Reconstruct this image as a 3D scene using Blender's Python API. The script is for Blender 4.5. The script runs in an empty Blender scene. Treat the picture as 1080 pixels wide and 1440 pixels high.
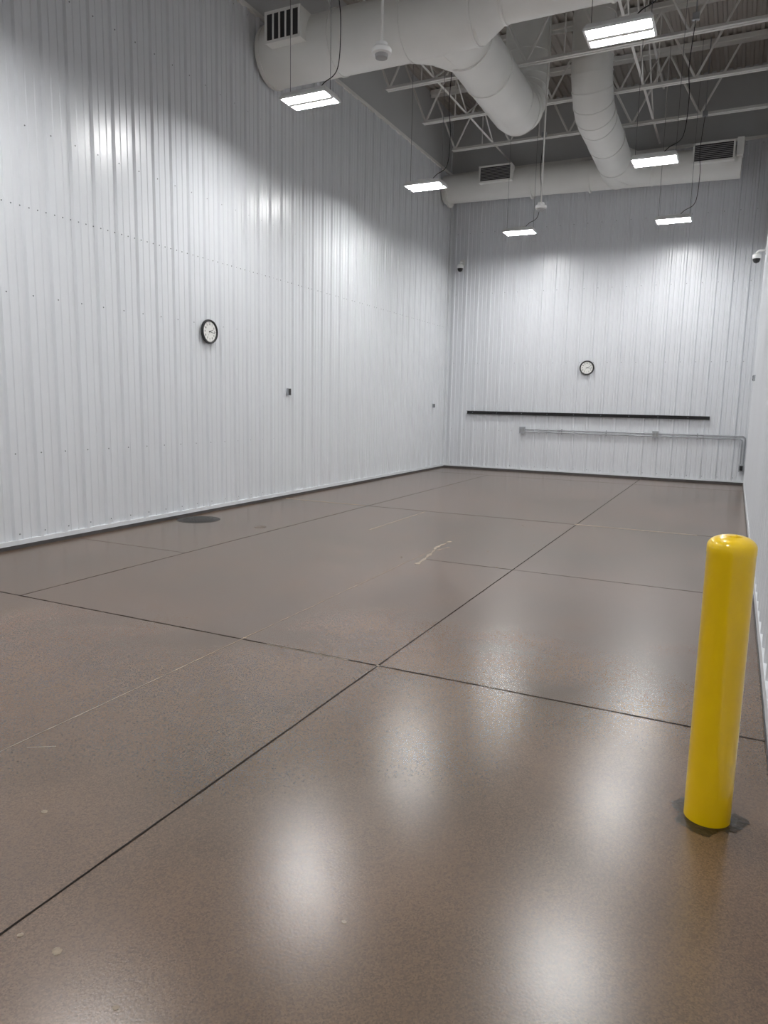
import bpy, math, random
from mathutils import Vector, Matrix
random.seed(7)
D=bpy.data; C=bpy.context; COL=C.scene.collection
C.scene.view_settings.view_transform='Standard'
C.scene.view_settings.gamma=1.04

# ------------------------------------------------------------------ helpers
def lin(c):
    return tuple(((v/255)/12.92 if v/255<=0.04045 else (((v/255)+0.055)/1.055)**2.4) for v in c)+(1,)
def mat(name,color,rough=0.5,metal=0.0,noise=None,bump=None,coat=0,emit=None,spec=0.5):
    m=D.materials.new(name); m.use_nodes=True; nt=m.node_tree; b=nt.nodes['Principled BSDF']
    b.inputs['Roughness'].default_value=rough; b.inputs['Metallic'].default_value=metal
    b.inputs['Specular IOR Level'].default_value=spec
    b.inputs['Coat Weight'].default_value=coat
    tc=nt.nodes.new('ShaderNodeTexCoord')
    n=nt.nodes.new('ShaderNodeTexNoise'); n.inputs['Scale'].default_value=(noise or (3,0.05))[0]
    n.inputs['Detail'].default_value=6
    nt.links.new(tc.outputs['Object'],n.inputs['Vector'])
    r=nt.nodes.new('ShaderNodeValToRGB'); a=(noise or (3,0.05))[1]
    r.color_ramp.elements[0].position=0.3; r.color_ramp.elements[1].position=0.7
    r.color_ramp.elements[0].color=tuple(v*(1-a) for v in color[:3])+(1,)
    r.color_ramp.elements[1].color=tuple(min(1,v*(1+a)) for v in color[:3])+(1,)
    nt.links.new(n.outputs['Fac'],r.inputs['Fac']); nt.links.new(r.outputs['Color'],b.inputs['Base Color'])
    if bump:
        n2=nt.nodes.new('ShaderNodeTexNoise'); n2.inputs['Scale'].default_value=bump[0]; n2.inputs['Detail'].default_value=3
        nt.links.new(tc.outputs['Object'],n2.inputs['Vector'])
        bp=nt.nodes.new('ShaderNodeBump'); bp.inputs['Strength'].default_value=bump[1]; bp.inputs['Distance'].default_value=bump[2]
        nt.links.new(n2.outputs['Fac'],bp.inputs['Height']); nt.links.new(bp.outputs['Normal'],b.inputs['Normal'])
    if emit:
        b.inputs['Emission Color'].default_value=emit[0]; b.inputs['Emission Strength'].default_value=emit[1]
    return m

class MB:
    def __init__(s): s.v=[]; s.f=[]; s.m=[]; s.mats=[]
    def mi(s,m):
        if m not in s.mats: s.mats.append(m)
        return s.mats.index(m)
    def add(s,vs,fs,m):
        o=len(s.v); s.v+= [tuple(v) for v in vs]; k=s.mi(m)
        for f in fs: s.f.append([i+o for i in f]); s.m.append(k)
    def box(s,lo,hi,m):
        x0,y0,z0=lo; x1,y1,z1=hi
        s.add([(x0,y0,z0),(x1,y0,z0),(x1,y1,z0),(x0,y1,z0),(x0,y0,z1),(x1,y0,z1),(x1,y1,z1),(x0,y1,z1)],
              [(0,3,2,1),(4,5,6,7),(0,1,5,4),(1,2,6,5),(2,3,7,6),(3,0,4,7)],m)
    def cbox(s,c,d,m): s.box([c[i]-d[i]/2 for i in range(3)],[c[i]+d[i]/2 for i in range(3)],m)
    def tube(s,pts,rad,m,n=16,caps=True):
        pts=[Vector(p) for p in pts]; N=len(pts)
        if not hasattr(rad,'__len__'): rad=[rad]*N
        up=None; vs=[]
        for i,p in enumerate(pts):
            a=(pts[i]-pts[i-1]).normalized() if i>0 else None
            b=(pts[i+1]-pts[i]).normalized() if i<N-1 else None
            if a is not None and a.length<0.5: a=b
            if b is not None and b.length<0.5: b=a
            t=((a if a is not None else b)+(b if b is not None else a)).normalized()
            k=1.0
            if a is not None and b is not None: k=1/max(0.5,a.dot(t))
            if up is None:
                up=Vector((0,0,1)) if abs(t.z)<0.9 else Vector((0,1,0))
            x=up.cross(t).normalized(); y=t.cross(x).normalized(); up=y
            bend=None
            if a is not None and b is not None and (b-a).length>1e-4: bend=(b-a).normalized()
            for j in range(n):
                an=2*math.pi*j/n; o=(x*math.cos(an)+y*math.sin(an))*rad[i]
                if bend is not None and k>1.0001: o=o+bend*(o.dot(bend))*(k-1)
                vs.append(p+o)
        fs=[]
        for i in range(N-1):
            for j in range(n):
                q=(j+1)%n
                fs.append((i*n+j,i*n+q,(i+1)*n+q,(i+1)*n+j))
        if caps:
            fs.append(tuple(range(n))[::-1]); fs.append(tuple((N-1)*n+j for j in range(n)))
        s.add(vs,fs,m)
    def lathe(s,prof,c,m,n=32,axis='Z'):
        vs=[];fs=[]
        for r,h in prof:
            for j in range(n):
                a=2*math.pi*j/n; x,y,z=r*math.cos(a),r*math.sin(a),h
                vs.append((c[0]+x,c[1]+y,c[2]+z))
        for i in range(len(prof)-1):
            for j in range(n):
                q=(j+1)%n; fs.append((i*n+j,i*n+q,(i+1)*n+q,(i+1)*n+j))
        fs.append(tuple(range(n))[::-1]); fs.append(tuple((len(prof)-1)*n+j for j in range(n)))
        s.add(vs,fs,m)
    def obj(s,name,parent=None,sharp=35,smooth=True):
        me=D.meshes.new(name); me.from_pydata(s.v,[],s.f)
        for m in s.mats: me.materials.append(m)
        me.polygons.foreach_set('material_index',s.m)
        me.polygons.foreach_set('use_smooth',[smooth]*len(s.f))
        me.update()
        if smooth: me.set_sharp_from_angle(angle=math.radians(sharp))
        o=D.objects.new(name,me); COL.objects.link(o)
        if parent: o.parent=parent
        return o
def empty(name,loc=(0,0,0)):
    e=D.objects.new(name,None); e.location=loc; COL.objects.link(e); e.empty_display_size=0.1; return e

# ------------------------------------------------------------------ dims
XL,XR,YB,YF=-6.56,0.295,16.93,-3.2
ZM=6.95; ZC=8.3; H=0.030

# ------------------------------------------------------------------ materials
WHITE=mat('white_steel_panel',lin((224,227,231)),0.30,noise=(0.8,0.02),bump=(1.3,0.2,0.02),spec=0.85)
UPPER=mat('grey_painted_board',lin((196,197,197)),0.8,noise=(1.2,0.03))
DECK=mat('steel_deck_paint',lin((176,170,163)),0.6,noise=(1.0,0.08))
STEEL=mat('joist_paint',lin((238,237,233)),0.5,noise=(2,0.04))
DUCT=mat('duct_paint',lin((236,236,232)),0.42,noise=(2,0.03),bump=(6,0.1,0.01))
LOUV=mat('grille_dark',lin((48,48,50)),0.6)
LGREY=mat('grille_vane',lin((150,150,150)),0.5)
BLACK=mat('black_plastic',lin((22,22,24)),0.35)
DARKTRIM=mat('dark_base_trim',lin((70,68,68)),0.6,noise=(8,0.2))
TRIMW=mat('white_trim',lin((225,228,231)),0.35)
SCREW=mat('screw_head',lin((120,124,128)),0.35,metal=0.3)
WPLAST=mat('white_plastic',lin((236,236,235)),0.4)
FACE=mat('clock_face',lin((238,238,234)),0.5)
GALV=mat('galvanised_conduit',lin((165,168,172)),0.4,metal=0.5)
CABLE=mat('steel_cable',lin((120,120,120)),0.4,metal=0.6)
YEL=mat('yellow_enamel',lin((253,207,0)),0.28,noise=(5,0.03),bump=(14,0.15,0.01),coat=0.3)
LENS=mat('led_lens',(0.9,0.9,0.9,1),0.4,emit=((1.0,0.997,0.992,1),130))
JOINTD=mat('saw_joint_filler',lin((26,19,14)),0.8,noise=(9,0.3),spec=0.15)
JOINTF=mat('faint_joint_filler',lin((54,43,34)),0.6,noise=(5,0.25),spec=0.3)
PALE=mat('pale_crack_filler',lin((152,139,120)),0.5,noise=(12,0.25))
RUST=mat('pale_chip',lin((146,130,110)),0.5,noise=(60,0.25))
COVER=mat('cast_iron_cover',lin((58,56,54)),0.5,metal=0.3,noise=(30,0.3))

# floor material
def floor_mat():
    m=D.materials.new('sealed_concrete'); m.use_nodes=True; nt=m.node_tree; L=nt.links; b=nt.nodes['Principled BSDF']
    tc=nt.nodes.new('ShaderNodeTexCoord')
    def noise(sc,det=4,ro=0.5,dist=0):
        n=nt.nodes.new('ShaderNodeTexNoise'); n.inputs['Scale'].default_value=sc; n.inputs['Detail'].default_value=det
        n.inputs['Roughness'].default_value=ro; n.inputs['Distortion'].default_value=dist
        L.new(tc.outputs['Object'],n.inputs['Vector']); return n
    def ramp(src,p0,c0,p1,c1):
        r=nt.nodes.new('ShaderNodeValToRGB'); e=r.color_ramp.elements
        e[0].position=p0;e[0].color=c0;e[1].position=p1;e[1].color=c1
        L.new(src,r.inputs['Fac']); return r
    def mix(mode,f,a,bb):
        x=nt.nodes.new('ShaderNodeMix'); x.data_type='RGBA'; x.blend_type=mode
        x.inputs[0].default_value=f
        L.new(a,x.inputs[6]); L.new(bb,x.inputs[7]); return x.outputs[2]
    big=ramp(noise(0.6,1).outputs['Fac'],0.0,lin((64,49,22)),1.0,lin((122,98,82)))
    mot=ramp(noise(1.9,1).outputs['Fac'],0.0,(0.66,0.68,0.70,1),1.0,(1.28,1.26,1.24,1))
    vo=nt.nodes.new('ShaderNodeTexVoronoi'); vo.inputs['Scale'].default_value=200
    L.new(tc.outputs['Object'],vo.inputs['Vector'])
    bw=nt.nodes.new('ShaderNodeRGBToBW'); L.new(vo.outputs['Color'],bw.inputs['Color'])
    sp=ramp(bw.outputs['Val'],0.1,(0.72,0.72,0.72,1),0.95,(1.32,1.29,1.25,1))
    c=mix('MULTIPLY',1.0,big.outputs['Color'],sp.outputs['Color'])
    c=mix('MULTIPLY',1.0,c,mot.outputs['Color'])
    L.new(c,b.inputs['Base Color'])
    b.inputs['Roughness'].default_value=0.25
    b.inputs['Specular IOR Level'].default_value=0.9
    bp=nt.nodes.new('ShaderNodeBump'); bp.inputs['Strength'].default_value=0.14; bp.inputs['Distance'].default_value=0.002
    L.new(noise(110,1).outputs['Fac'],bp.inputs['Height']); L.new(bp.outputs['Normal'],b.inputs['Normal'])
    return m
FLOOR=floor_mat()

# ------------------------------------------------------------------ room shell
b=MB(); b.box((XL-0.2,YF-0.2,-0.15),(XR+0.2,YB+0.2,0),FLOOR); floor=b.obj('floor',smooth=False)

P=0.3048
def profile(t0,t1):
    out=[]; k=math.floor(t0/P)-1
    while k*P<t1+P:
        c=k*P
        for dx,h in [(-0.036,0),(-0.018,H),(0.018,H),(0.036,0),
                     (P/3-0.022,0),(P/3-0.014,0.009),(P/3+0.014,0.009),(P/3+0.022,0),
                     (2*P/3-0.022,0),(2*P/3-0.014,0.009),(2*P/3+0.014,0.009),(2*P/3+0.022,0)]:
            if t0<c+dx<t1: out.append((c+dx,h))
        k+=1
    out.sort(); return [(t0,0)]+out+[(t1,0)]
def wall(name,t0,t1,place,seams):
    b=MB(); pr=profile(t0,t1); n=len(pr)
    zs=[0.0]+seams+[ZM]
    for z0,z1 in zip(zs[:-1],zs[1:]):
        vs=[place(t,h,z0) for t,h in pr]+[place(t,h,z1) for t,h in pr]
        b.add(vs,[(i,i+1,n+i+1,n+i) for i in range(n-1)],WHITE)
    for z in seams:
        e=0.0025
        vs=[place(t,h+e,z) for t,h in pr]+[place(t,h+e,z+0.05) for t,h in pr]+[place(t,h,z) for t,h in pr]+[place(t,h,z+0.05) for t,h in pr]
        b.add(vs,[(i,i+1,n+i+1,n+i) for i in range(n-1)]+[(2*n+i,2*n+i+1,i+1,i) for i in range(n-1)]+[(n+i,n+i+1,3*n+i+1,3*n+i) for i in range(n-1)],WHITE)
    b.add([place(t0,-0.01,ZM),place(t1,-0.01,ZM),place(t1,-0.01,ZC+.1),place(t0,-0.01,ZC+.1)],[(0,1,2,3)],UPPER)
    b.add([place(t0,-0.02,0),place(t1,-0.02,0),place(t1,-0.02,ZC+.1),place(t0,-0.02,ZC+.1),
           place(t0,-0.2,0),place(t1,-0.2,0),place(t1,-0.2,ZC+.1),place(t0,-0.2,ZC+.1)],
          [(0,1,2,3),(4,7,6,5),(0,4,5,1),(3,2,6,7),(0,3,7,4),(1,5,6,2)],UPPER)
    o=b.obj(name,sharp=15)
    s=MB(); r=0.008
    rows=[0.14,0.97,2.57,4.2,5.6,6.85]+[z+0.025 for z in seams]
    k=math.ceil(t0/P)
    while k*P<t1-0.02:
        for z in rows:
            for dt in ((0.055,) if z not in [q+0.025 for q in seams] else (0.055,0.155,0.255)):
                t=k*P+dt
                if t>t1-0.03: continue
                vs=[];n=6
                for rr,hh in ((r,0.0005),(r*0.8,0.005)):
                    for j in range(n):
                        a=2*math.pi*j/n; vs.append(place(t+rr*math.cos(a),hh+(0.0025 if z-0.025 in seams else 0),z+rr*math.sin(a)))
                s.add(vs,[(j,(j+1)%n,n+(j+1)%n,n+j) for j in range(n)]+[tuple(range(n,2*n))],SCREW)
        k+=1
    s.obj('panel_screws',parent=o,smooth=False)
    return o
wall('wall_left',YF,YB,lambda t,h,z:(XL+h,t,z),[3.4])
wall('wall_back',XL,XR,lambda t,h,z:(t,YB-h,z),[])
wall('wall_right',YF,YB,lambda t,h,z:(XR-h,t,z),[3.4])
wall('wall_front',XL,XR,lambda t,h,z:(t,YF+h,z),[])

b=MB(); b.box((XL,YB-0.075,0.05),(XL+0.055,YB,ZM),TRIMW); b.obj('trim_1')
b=MB(); b.box((XR-0.035,YB-0.06,0.05),(XR,YB,ZM),TRIMW); b.obj('trim_2')
b=MB(); b.box((XL-0.01,YF,ZM-0.03),(XL+0.035,YB,ZM+0.03),STEEL); b.obj('trim_3')
b=MB(); b.box((XL,YB-0.035,ZM-0.03),(XR,YB+0.01,ZM+0.03),STEEL); b.obj('trim_4')
b=MB(); b.box((XR-0.035,YF,ZM-0.03),(XR+0.01,YB,ZM+0.03),STEEL); b.obj('trim_5')
def baseb(name,lo,hi,lo2,hi2):
    b=MB(); b.box(lo,hi,DARKTRIM); b.box(lo2,hi2,TRIMW); b.obj(name,smooth=False)
baseb('baseboard_left',(XL,YF,0),(XL+0.040,YB,0.038),(XL,YF,0.038),(XL+0.034,YB,0.085))
baseb('baseboard_back',(XL,YB-0.040,0),(XR,YB,0.05),(XL,YB-0.034,0.05),(XR,YB,0.085))
baseb('baseboard_right',(XR-0.040,YF,0),(XR,YB,0.02),(XR-0.034,YF,0.02),(XR,YB,0.11))
baseb('baseboard_front',(XL,YF,0),(XR,YF+0.040,0.045),(XL,YF,0.045),(XR,YF+0.034,0.085))

b=MB(); pr=[]; x=XL-0.05
while x<XR+0.1:
    pr+=[(x,0),(x+0.05,0),(x+0.065,0.038),(x+0.135,0.038)]; x+=0.15
n=len(pr)
b.add([(x,YF-.1,ZC+h) for x,h in pr]+[(x,YB+.1,ZC+h) for x,h in pr],[(i,i+1,n+i+1,n+i) for i in range(n-1)],DECK)
b.box((XL-.2,YF-.2,ZC+0.05),(XR+.2,YB+.2,ZC+0.15),DECK)
b.obj('ceiling',smooth=False)

# ------------------------------------------------------------------ joists
ZB=7.0; ZT=8.22
joists_y=[15.5-1.65*i for i in range(12)]
for y in joists_y:
    if y<YF+0.2: break
    b=MB()
    for s in (-1,1):
        ya,yb=sorted((y+s*0.012,y+s*0.06)); b.box((XL+0.02,ya,ZT),(XR-0.02,yb,ZT+0.008),STEEL)
        ya,yb=sorted((y+s*0.012,y+s*0.018)); b.box((XL+0.02,ya,ZT-0.06),(XR-0.02,yb,ZT),STEEL)
        ya,yb=sorted((y+s*0.012,y+s*0.06)); b.box((-6.0,ya,ZB),(XR-0.03,yb,ZB+0.007),STEEL)
        ya,yb=sorted((y+s*0.012,y+s*0.018)); b.box((-6.0,ya,ZB+0.007),(XR-0.03,yb,ZB+0.06),STEEL)
    b.box((XL+0.02,y-0.06,ZT+0.008),(XR-0.02,y+0.06,ZC-0.001),STEEL)
    p=1.22
    b.tube([(XL+0.12,y,ZT-0.02),(-5.95,y,ZB+0.03)],0.02,STEEL,8)
    x=-5.95
    while x<XR-0.6:
        x2=min(x+p/2,XR-0.1)
        b.tube([(x,y,ZB+0.03),(x2,y,ZT-0.03)],0.02,STEEL,8)
        x3=min(x2+p/2,XR-0.1)
        if x3>XR-0.2: break
        b.tube([(x2,y,ZT-0.03),(x3,y,ZB+0.03)],0.02,STEEL,8)
        b.tube([(x2,y,ZT-0.03),(x2,y,ZB+0.03)],0.012,STEEL,6)
        x=x3
    b.obj('ceiling_joist')
for x in (-5.1,-1.9):
    b=MB()
    b.box((x-0.02,YF+0.1,ZB+0.06),(x+0.02,YB-0.05,ZB+0.066),STEEL); b.box((x-0.02,YF+0.1,ZB+0.066),(x-0.016,YB-0.05,ZB+0.1),STEEL)
    b.box((x-0.02,YF+0.1,ZT-0.10),(x+0.02,YB-0.05,ZT-0.094),STEEL)
    for i in range(len(joists_y)-1):
        y0,y1=joists_y[i+1],joists_y[i]
        if y0<YF: break
        b.tube([(x,y0,ZB+0.07),(x,y1,ZT-0.09)],0.014,STEEL,6); b.tube([(x,y1,ZB+0.07),(x,y0,ZT-0.09)],0.014,STEEL,6)
    b.obj('joist_bridging')

# ------------------------------------------------------------------ ducts
def arc(c,r,a0,a1,n):
    out=[]
    for i in range(n+1):
        a=math.radians(a0+(a1-a0)*i/n); u,v=r*math.cos(a),r*math.sin(a)
        out.append((c[0],c[1]+u,c[2]+v))
    return out
def band(b,p,d,r,w=0.035,t=0.014):
    p=Vector(p); d=Vector(d).normalized()
    b.tube([p-d*w/2,p+d*w/2],r+t,DUCT,40)
def register(b,c,w,h,y0,y1,vert,off=0.0):
    x,z=c
    b.box((x-w/2-0.03,y0+0.02,z-h/2-0.03),(x+w/2+0.03,y1,z+h/2+0.03),DUCT)
    f=0.035
    for lo,hi in [((x-w/2-f,y0,z-h/2-f),(x+w/2+f,y0+0.02,z-h/2)),((x-w/2-f,y0,z+h/2),(x+w/2+f,y0+0.02,z+h/2+f)),
                  ((x-w/2-f,y0,z-h/2),(x-w/2,y0+0.02,z+h/2)),((x+w/2,y0,z-h/2),(x+w/2+f,y0+0.02,z+h/2))]:
        b.box(lo,hi,DUCT)
    b.box((x-w/2,y0+0.012,z-h/2),(x+w/2,y0+0.0199,z+h/2),LOUV)
    if vert:
        for i in range(1,vert):
            xx=x-w/2+w*i/vert; b.box((xx-0.012,y0+0.001,z-h/2),(xx+0.012,y0+0.012,z+h/2),DUCT)
    else:
        k=9
        for i in range(1,k):
            zz=z-h/2+h*i/k; b.box((x-w/2,y0+0.004,zz-0.005),(x+w/2,y0+0.012,zz+0.005),LGREY)
Z1=6.47; Y1=9.38; R1=0.40
b=MB()
b.tube([(-6.50,Y1,Z1),(-4.25,Y1,Z1),(-4.0,Y1,Z1+0.01),(-3.35,Y1,Z1+0.03),(-3.05,Y1,Z1+0.10),(XR-0.06,Y1,Z1+0.10)],[R1,R1,R1,R1,0.29,0.29],DUCT,48)
for x in (-6.45,-5.35,-4.3,-3.36): band(b,(x,Y1,Z1 if x<-4 else Z1+0.03),(1,0,0),R1)
for x in (-3.0,-1.7,-0.5): band(b,(x,Y1,Z1+0.10),(1,0,0),0.29)
XA=-3.72; R2=0.38
path=[(XA,Y1,Z1),(XA,11.0,Z1-0.02),(XA,12.25,Z1-0.04)]
ctr=(XA,12.32,Z1-0.04+0.70)
path+=arc(ctr,0.70,-90,0,5)+[(XA,13.02,ZC-0.002)]
b.tube(path,R2,DUCT,48)
for y in (9.95,10.9,12.1): band(b,(XA,y,Z1-0.02),(0,1,0),R2)
for a in (-72,-54,-36,-18,0):
    p=(XA,ctr[1]+0.7*math.cos(math.radians(a)),ctr[2]+0.7*math.sin(math.radians(a)))
    band(b,p,(0,-math.sin(math.radians(a)),math.cos(math.radians(a))),R2,0.02,0.010)
band(b,(XA,13.02,7.5),(0,0,1),R2)
b.tube([(-4.35,Y1,Z1),(-4.0,Y1+0.25,Z1),(XA,Y1+0.75,Z1)],[0.39,0.385,0.37],DUCT,48)
register(b,(-5.93,6.58),0.50,0.33,8.82,9.2,5)
b.obj('ventilation_duct',sharp=28)

b=MB(); Z2=6.46; Y2=16.42; R3=0.305
b.tube([(XL+0.06,Y2,Z2+0.03),(-4.0,Y2,Z2),(-0.30,Y2,Z2-0.08)],R3,DUCT,48)
for x in (-6.40,-4.45,-3.2,-1.95,-0.34): band(b,(x,Y2,Z2-0.04),(1,0,0),R3)
XB=-2.62; R4=0.335
path=[(XB,13.0,ZC-0.002),(XB,13.0,7.75)]+[(XB,13.72-0.72*math.cos(math.radians(a)),7.28-0.72*math.sin(math.radians(a))) for a in (0,18,36,54,72,90)]+[(XB,14.6,6.54),(XB,15.6,6.48),(XB,Y2,Z2-0.03)]
b.tube(path,R4,DUCT,48)
for a in (0,18,36,54,72,90):
    ar=math.radians(a); band(b,(XB,13.72-0.72*math.cos(ar),7.28-0.72*math.sin(ar)),(0,math.sin(ar),-math.cos(ar)),R4,0.02,0.010)
band(b,(XB,13.0,7.9),(0,0,1),R4); band(b,(XB,14.7,6.54),(0,1,-0.05),R4); band(b,(XB,15.7,6.475),(0,1,-0.05),R4)
b.tube([(-2.05,Y2,Z2-0.05),(-2.3,Y2-0.25,Z2-0.04),(XB,Y2-0.7,Z2)],[0.30,0.31,0.32],DUCT,48)
register(b,(-5.18,6.60),0.68,0.28,15.98,16.2,0)
register(b,(-0.80,6.50),0.68,0.30,15.98,16.2,0)
b.box((-0.4,16.02,6.40),(-0.28,16.25,6.72),DUCT)
b.obj('ventilation_duct',sharp=28)

# ------------------------------------------------------------------ lights
def ceiling_light(x,y,z=5.15,seed=0):
    e=empty('ceiling_light',(x,y,z))
    b=MB(); w,d=0.64,0.38
    b.add([(-w/2,-d/2,0),(w/2,-d/2,0),(w/2,d/2,0),(-w/2,d/2,0),(-w/2+.03,-d/2+.04,0.055),(w/2-.03,-d/2+.04,0.055),(w/2-.03,d/2-.04,0.055),(-w/2+.03,d/2-.04,0.055)],
          [(4,5,6,7),(0,1,5,4),(1,2,6,5),(2,3,7,6),(3,0,4,7)],WPLAST)
    for lo,hi in [((-w/2,-d/2,-0.022),(w/2,-d/2+.014,0)),((-w/2,d/2-.014,-0.022),(w/2,d/2,0)),((-w/2,-d/2+.014,-0.022),(-w/2+.02,d/2-.014,0)),
                  ((w/2-.02,-d/2+.014,-0.022),(w/2,d/2-.014,0)),((-w/2+.02,-0.03,-0.034),(w/2-.02,0.03,0))]:
        b.box(lo,hi,WPLAST)
    b.box((-0.12,-0.06,0.055),(0.12,0.06,0.095),WPLAST)
    b.obj('housing',parent=e,smooth=False)
    l=MB()
    for s in (-1,1):
        yc=s*0.100; hw=0.062
        l.box((-w/2+.024,yc-hw,-0.014),(w/2-.024,yc+hw,-0.001),LENS)
    l.obj('led_lenses',parent=e,smooth=False)
    c=MB(); zt=ZC-z-0.002
    for s in (-1,1):
        c.tube([(s*(w/2-.04),0,0.05),(s*(w/2-.04),0,zt)],0.0035,CABLE,6)
    c.obj('hanging_cables',parent=e)
    k=MB(); pts=[]
    zj=ZB-0.05-z
    P0=[Vector((0.1,0,0.08)),Vector((0.18,0.02,0.16)),Vector((0.36,0.03,0.30)),Vector((0.40,0.02,0.8)),Vector((0.37,0,1.2)),Vector((0.41,0,zj))]
    for i in range(len(P0)-1):
        a=P0[max(i-1,0)];p1=P0[i];p2=P0[i+1];d3=P0[min(i+2,len(P0)-1)]
        for j in range(8):
            t=j/8; pts.append(0.5*((2*p1)+(-a+p2)*t+(2*a-5*p1+4*p2-d3)*t*t+(-a+3*p1-3*p2+d3)*t*t*t))
    pts.append(P0[-1]); k.tube(pts,0.006,BLACK,8)
    k.tube([(0.41,0,zj+0.08),(0.41,0,zt)],0.009,GALV,8)
    k.cbox((0.41,0,zj+0.04),(0.09,0.06,0.09),GALV)
    k.obj('power_cord',parent=e)
i=0
for (x,y) in [(-4.91,7.9),(-1.31,7.74),(-4.95,11.6),(-1.37,11.7),(-4.36,15.27),(-1.38,15.37),(-4.91,4.05),(-1.33,4.0),(-4.91,0.2),(-1.33,0.2)]:
    ceiling_light(x,y,5.15,i); i+=1

# ------------------------------------------------------------------ pendant sensors
for (x,y,z) in [(-3.2,6.38,4.74),(-3.2,12.4,4.83)]:
    b=MB()
    b.lathe([(0.035,-0.055),(0.055,-0.05),(0.062,-0.02)],(x,y,z),LGREY,32)
    b.lathe([(0.062,-0.02),(0.090,-0.012),(0.094,0.02),(0.085,0.034),(0.055,0.045),(0.02,0.06)],(x,y,z),WPLAST,32)
    b.lathe([(0.056,0.045),(0.056,0.075),(0.015,0.085)],(x,y,z),WPLAST,24)
    b.tube([(x,y,z+0.06),(x,y,ZC-0.002)],0.013,STEEL,10)
    b.obj('smoke_detector')

# ------------------------------------------------------------------ clocks
def clock(loc,rot,R=0.162):
    e=empty('wall_clock',loc); e.rotation_euler=rot
    b=MB()
    b.lathe([(R*0.93,0.0),(R,0.004),(R,0.026),(R*0.95,0.040),(R*0.86,0.036),(R*0.82,0.022)],(0,0,0),BLACK,64)
    b.lathe([(R*0.825,0.0215),(R*0.825,0.0225)],(0,0,0),FACE,64)
    for i in range(60):
        a=math.radians(i*6); w=0.0026 if i%5==0 else 0.0008; r0=R*(0.72 if i%5==0 else 0.76); r1=R*0.80
        d=Vector((math.sin(a),math.cos(a),0)); q=Vector((d.y,-d.x,0))
        vs=[d*r0+q*w,d*r0-q*w,d*r1-q*w,d*r1+q*w]
        b.add([v+Vector((0,0,0.0232)) for v in vs],[(0,1,2,3)],BLACK)
    for ang,l,w,z in ((68,0.075,0.005,0.025),(100,0.105,0.004,0.027),(215,0.11,0.0012,0.029)):
        a=math.radians(ang); d=Vector((math.sin(a),math.cos(a),0)); q=Vector((d.y,-d.x,0))
        b.add([v+Vector((0,0,z)) for v in (-d*0.02+q*w,-d*0.02-q*w,d*l-q*w*0.6,d*l+q*w*0.6)],[(0,1,2,3)],BLACK)
    b.lathe([(0.007,0.022),(0.007,0.030)],(0,0,0),BLACK,16)
    b.obj('clock_body',parent=e)
    for i in range(1,13):
        cu=D.curves.new('numeral','FONT'); cu.body=str(i); cu.size=0.034; cu.align_x='CENTER'; cu.align_y='CENTER'; cu.extrude=0.0003; cu.offset=0.0008
        cu.materials.append(BLACK)
        o=D.objects.new('numeral',cu); COL.objects.link(o); o.parent=e
        a=math.radians(30*i); o.location=(math.sin(a)*R*0.60,math.cos(a)*R*0.60,0.0232)
clock((XL+H+0.001,7.93,2.47),(math.pi/2,0,math.pi/2))
clock((-3.12,YB-H-0.001,2.45),(math.pi/2,0,0))

# ------------------------------------------------------------------ wall rail, conduit, outlets
b=MB(); y=YB-H-0.001
b.box((-5.94,y-0.008,1.350),(-0.49,y,1.425),BLACK); b.box((-5.94,y-0.045,1.417),(-0.49,y-0.008,1.425),BLACK)
b.box((-5.94,y-0.045,1.350),(-0.49,y-0.008,1.358),BLACK)
x=-5.8
while x<-0.5:
    b.tube([(x,y-0.008,1.388),(x,y-0.016,1.388)],0.012,SCREW,8); x+=0.61
b.obj('wall_mounted_rail',smooth=False)
b=MB(); yc=y-0.025
b.tube([(-4.53,yc,1.02),(0.18,yc,1.02),(0.22,yc,0.99),(0.225,yc,0.95),(0.225,yc,0.42)],0.014,GALV,12)
b.tube([(-4.53,yc,0.965),(0.13,yc,0.965),(0.165,yc,0.94),(0.17,yc,0.90),(0.17,yc,0.42)],0.014,GALV,12)
for x in (-3.6,-2.6,-0.7): b.box((x-0.012,yc-0.018,0.93),(x+0.012,y,1.055),GALV)
for x in (-4.53,-1.55):
    b.cbox((x,y-0.03,1.0),(0.125,0.06,0.145),GALV)
    b.cbox((x,y-0.063,1.0),(0.135,0.006,0.155),GALV)
    for s in (-1,1): b.cbox((x+s*0.03,y-0.067,1.0),(0.034,0.004,0.08),LGREY)
b.cbox((0.195,y-0.03,0.36),(0.10,0.06,0.16),GALV); b.cbox((0.195,y-0.063,0.36),(0.06,0.006,0.10),BLACK)
b.obj('electrical_conduit',smooth=True)

def outlet(c,n,name='wall_outlet',w=0.075,h=0.11):
    b=MB(); x,y,z=c; 
    b.box((min(x,x+n*0.035),y-w/2,z-h/2),(max(x,x+n*0.035),y+w/2,z+h/2),GALV)
    b.box((min(x+n*.035,x+n*0.041),y-w/2+.006,z-h/2+.006),(max(x+n*.035,x+n*0.041),y+w/2-.006,z+h/2-.006),BLACK)
    for s in (-1,1):
        b.box((min(x+n*.041,x+n*0.045),y-0.017,z+s*0.025-0.016),(max(x+n*.041,x+n*0.045),y+0.017,z+s*0.025+0.016),DARKTRIM)
    b.obj(name,smooth=False)
outlet((XL+H,9.87,1.71),1); outlet((XL+H,16.1,1.53),1,w=0.06,h=0.09)
outlet((XR-H,14.9,2.15),-1,name='light_switch')

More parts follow.
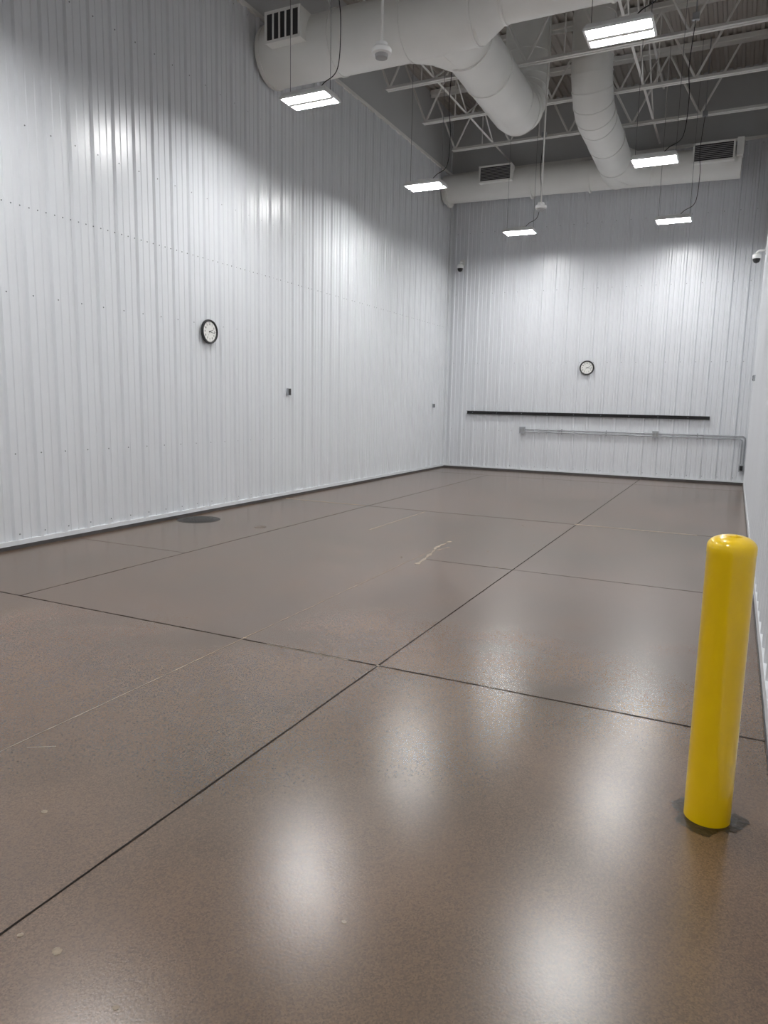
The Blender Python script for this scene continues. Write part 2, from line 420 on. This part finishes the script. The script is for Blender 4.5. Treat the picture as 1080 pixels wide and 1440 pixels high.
# ------------------------------------------------------------------ security cameras
def dome(c,armto):
    b=MB()
    b.lathe([(0.012,-0.085),(0.045,-0.068),(0.062,-0.034),(0.066,-0.002)],c,BLACK,24)
    b.lathe([(0.074,-0.004),(0.080,0.04),(0.070,0.07),(0.03,0.095)],c,WPLAST,24)
    a=Vector(c)+Vector((0,0,0.08)); t=Vector(armto); mid=Vector((a.x,a.y,t.z-0.03))
    b.tube([a,mid,mid+(t-mid)*0.15+Vector((0,0,0.02)),t],0.018,WPLAST,12)
    b.cbox(tuple(t),(0.02,0.11,0.14) if abs(t.y-c[1])<0.01 else (0.11,0.02,0.14),WPLAST)
    b.obj('security_camera')
dome((-6.19,YB-0.20,4.78),(-6.19,YB-H-0.012,4.93))
dome((0.11,15.6,4.38),(XR-H-0.012,15.6,4.52))

# ------------------------------------------------------------------ bollard
b=MB(); bx,by=0.028,2.865; R=0.083
prof=[(R,0.0),(R,1.035),(R+0.0012,1.037),(R+0.0012,1.060)]
for i in range(1,9):
    a=math.radians(i*90/8.5); prof.append(((R+0.0012)*math.cos(a)**0.85,1.060+0.045*math.sin(a)))
b.lathe(prof,(bx,by,0),YEL,64)
b.tube([(bx-0.02,by-0.03,1.097),(bx+0.01,by-0.03,1.102),(bx+0.03,by-0.02,1.099)],[0.006,0.009,0.005],YEL,8)
b.obj('safety_bollard')
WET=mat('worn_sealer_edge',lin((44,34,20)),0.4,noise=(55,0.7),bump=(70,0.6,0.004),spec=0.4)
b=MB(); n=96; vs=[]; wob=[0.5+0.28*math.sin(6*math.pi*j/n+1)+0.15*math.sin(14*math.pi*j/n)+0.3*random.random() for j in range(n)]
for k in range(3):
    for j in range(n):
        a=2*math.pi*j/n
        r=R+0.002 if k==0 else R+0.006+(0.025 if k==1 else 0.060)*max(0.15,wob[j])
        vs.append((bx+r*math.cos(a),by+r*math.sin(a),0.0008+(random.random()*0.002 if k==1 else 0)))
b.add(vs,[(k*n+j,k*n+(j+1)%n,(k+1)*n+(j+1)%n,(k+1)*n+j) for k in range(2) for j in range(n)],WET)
b.obj('worn_sealer_patch',parent=floor)

# ------------------------------------------------------------------ floor joints, cracks, chips
def strip(b,pts,w,m,z=0.0008,jit=0.0,wj=0.0):
    P2=[]
    for i in range(len(pts)-1):
        a,c=Vector(pts[i]),Vector(pts[i+1]); L=(c-a).length; k=max(1,int(L/0.05)) if (jit or wj) else 1
        for j in range(k): P2.append(a.lerp(c,j/k))
    P2.append(Vector(pts[-1]))
    vs=[]
    o=0
    for i,p in enumerate(P2):
        d=(P2[min(i+1,len(P2)-1)]-P2[max(i-1,0)]).normalized(); q=Vector((-d.y,d.x))
        o=0.8*o+random.uniform(-jit,jit); ww=w*(1+random.uniform(-wj,wj))
        a=p+q*(o+ww/2); c=p+q*(o-ww/2); vs+=[(a.x,a.y,z),(c.x,c.y,z)]
    b.add(vs,[(2*i,2*i+1,2*i+3,2*i+2) for i in range(len(P2)-1)],m)
b=MB()
strip(b,[(-1.80,YF),(-1.80,YB-.04)],0.010,JOINTD,wj=0.2,jit=0.0005)
strip(b,[(XL+.04,3.69),(XR-.04,3.69)],0.013,JOINTD,wj=0.3,jit=0.0008)
strip(b,[(XL+.04,9.68),(XR-.04,9.68)],0.018,JOINTF,wj=0.2,jit=0.0005)
strip(b,[(XL+.04,-2.3),(XR-.04,-2.3)],0.008,JOINTD)
strip(b,[(XL+.04,15.6),(XR-.04,15.6)],0.02,JOINTF,wj=0.2,jit=0.0005)
strip(b,[(-2.7,6.6),(XR-.04,6.6)],0.012,JOINTF,wj=0.5,jit=0.001)
strip(b,[(-4.95,3.69),(-4.95,15.6)],0.012,JOINTF,wj=0.4,jit=0.0008)
strip(b,[(XL+.04,5.6),(-4.95,5.6)],0.006,JOINTF,wj=0.4,jit=0.0008)
b.obj('floor_joints',parent=floor,smooth=False)
b=MB()
strip(b,[(-2.78,0.3),(-2.80,3.72)],0.0055,PALE,z=0.0011,jit=0.0012,wj=0.7)
strip(b,[(-2.80,3.72),(-2.82,7.0)],0.0045,PALE,z=0.0011,jit=0.003,wj=0.8)
strip(b,[(-1.78,9.68),(-0.31,9.68)],0.038,PALE,z=0.0012,wj=0.3)
strip(b,[(-6.45,9.69),(-5.0,9.69)],0.050,PALE,z=0.0012,wj=0.3)
strip(b,[(-3.97,7.8),(-3.97,9.6)],0.018,PALE,z=0.0011,wj=0.5,jit=0.001)
strip(b,[(-2.72,2.02),(-2.62,2.09)],0.006,PALE,z=0.0012,wj=0.5)
strip(b,[(-2.70,6.35),(-2.77,6.9),(-2.84,7.2),(-2.83,7.65)],0.028,PALE,z=0.0012,wj=0.9,jit=0.005)
strip(b,[(-2.80,7.05),(-2.74,7.2),(-2.72,7.32)],0.022,PALE,z=0.0012,wj=0.8,jit=0.004)
strip(b,[(-2.6,3.685),(-2.0,3.685)],0.005,PALE,z=0.0012,wj=0.8)
def blob(x,y,r,m,asp=1.0,z=0.0013):
    n=20; vs=[(x+r*asp*math.cos(2*math.pi*j/n)*(1+random.uniform(-.22,.22)),y+r*math.sin(2*math.pi*j/n)*(1+random.uniform(-.22,.22)),z) for j in range(n)]
    b.add(vs,[tuple(range(n))],m)
for x,y,r in [(-1.60,1.245,0.013),(-2.225,1.71,0.011),(-1.307,1.18,0.008),(-0.936,1.72,0.007),(-1.745,1.24,0.008)]:
    blob(x,y,r,RUST,1.2)
blob(-2.80,3.72,0.012,RUST); blob(-1.80,3.69,0.010,RUST); blob(-1.79,9.68,0.04,PALE)
for i in range(14): blob(random.uniform(-3.2,-1.6),random.uniform(6.5,9.5),random.uniform(0.006,0.014),PALE)
b.obj('floor_cracks',parent=floor,smooth=False)

b=MB()
b.lathe([(0.275,0.0005),(0.275,0.003),(0.262,0.004),(0.258,0.002),(0.25,0.002),(0.247,0.004)],(-6.22,7.3,0),COVER,48)
for i in range(-4,5):
    for j in range(-4,5):
        if i*i+j*j<17: b.cbox((-6.22+i*0.05,7.3+j*0.05,0.005),(0.028,0.028,0.002),COVER)
b.obj('manhole_cover')
CLEAN=mat('worn_brass_cover',lin((92,80,68)),0.45,noise=(20,0.2))
b=MB(); b.lathe([(0.075,0.0005),(0.075,0.002),(0.06,0.003),(0.055,0.002)],(-5.22,7.27,0),CLEAN,32); b.obj('floor_cleanout')

# ------------------------------------------------------------------ world
w=D.worlds.new('World'); C.scene.world=w; w.use_nodes=True
w.node_tree.nodes['Background'].inputs[0].default_value=(0.5,0.5,0.5,1); w.node_tree.nodes['Background'].inputs[1].default_value=0.1

# ------------------------------------------------------------------ camera
cam=D.cameras.new('camera'); co=D.objects.new('camera',cam); COL.objects.link(co)
cam.sensor_fit='VERTICAL'; cam.sensor_height=36; cam.lens=1008/1440*36; cam.clip_start=0.02
dY=Vector((495,142,-1008)).normalized(); dX=Vector((2110,-195,1008)); dX=(dX-dY*dX.dot(dY)).normalized(); dZ=dX.cross(dY)
M=Matrix((dX,dY,dZ)).to_4x4(); M.translation=Vector((0,0,1.55)); co.matrix_world=M
C.scene.camera=co
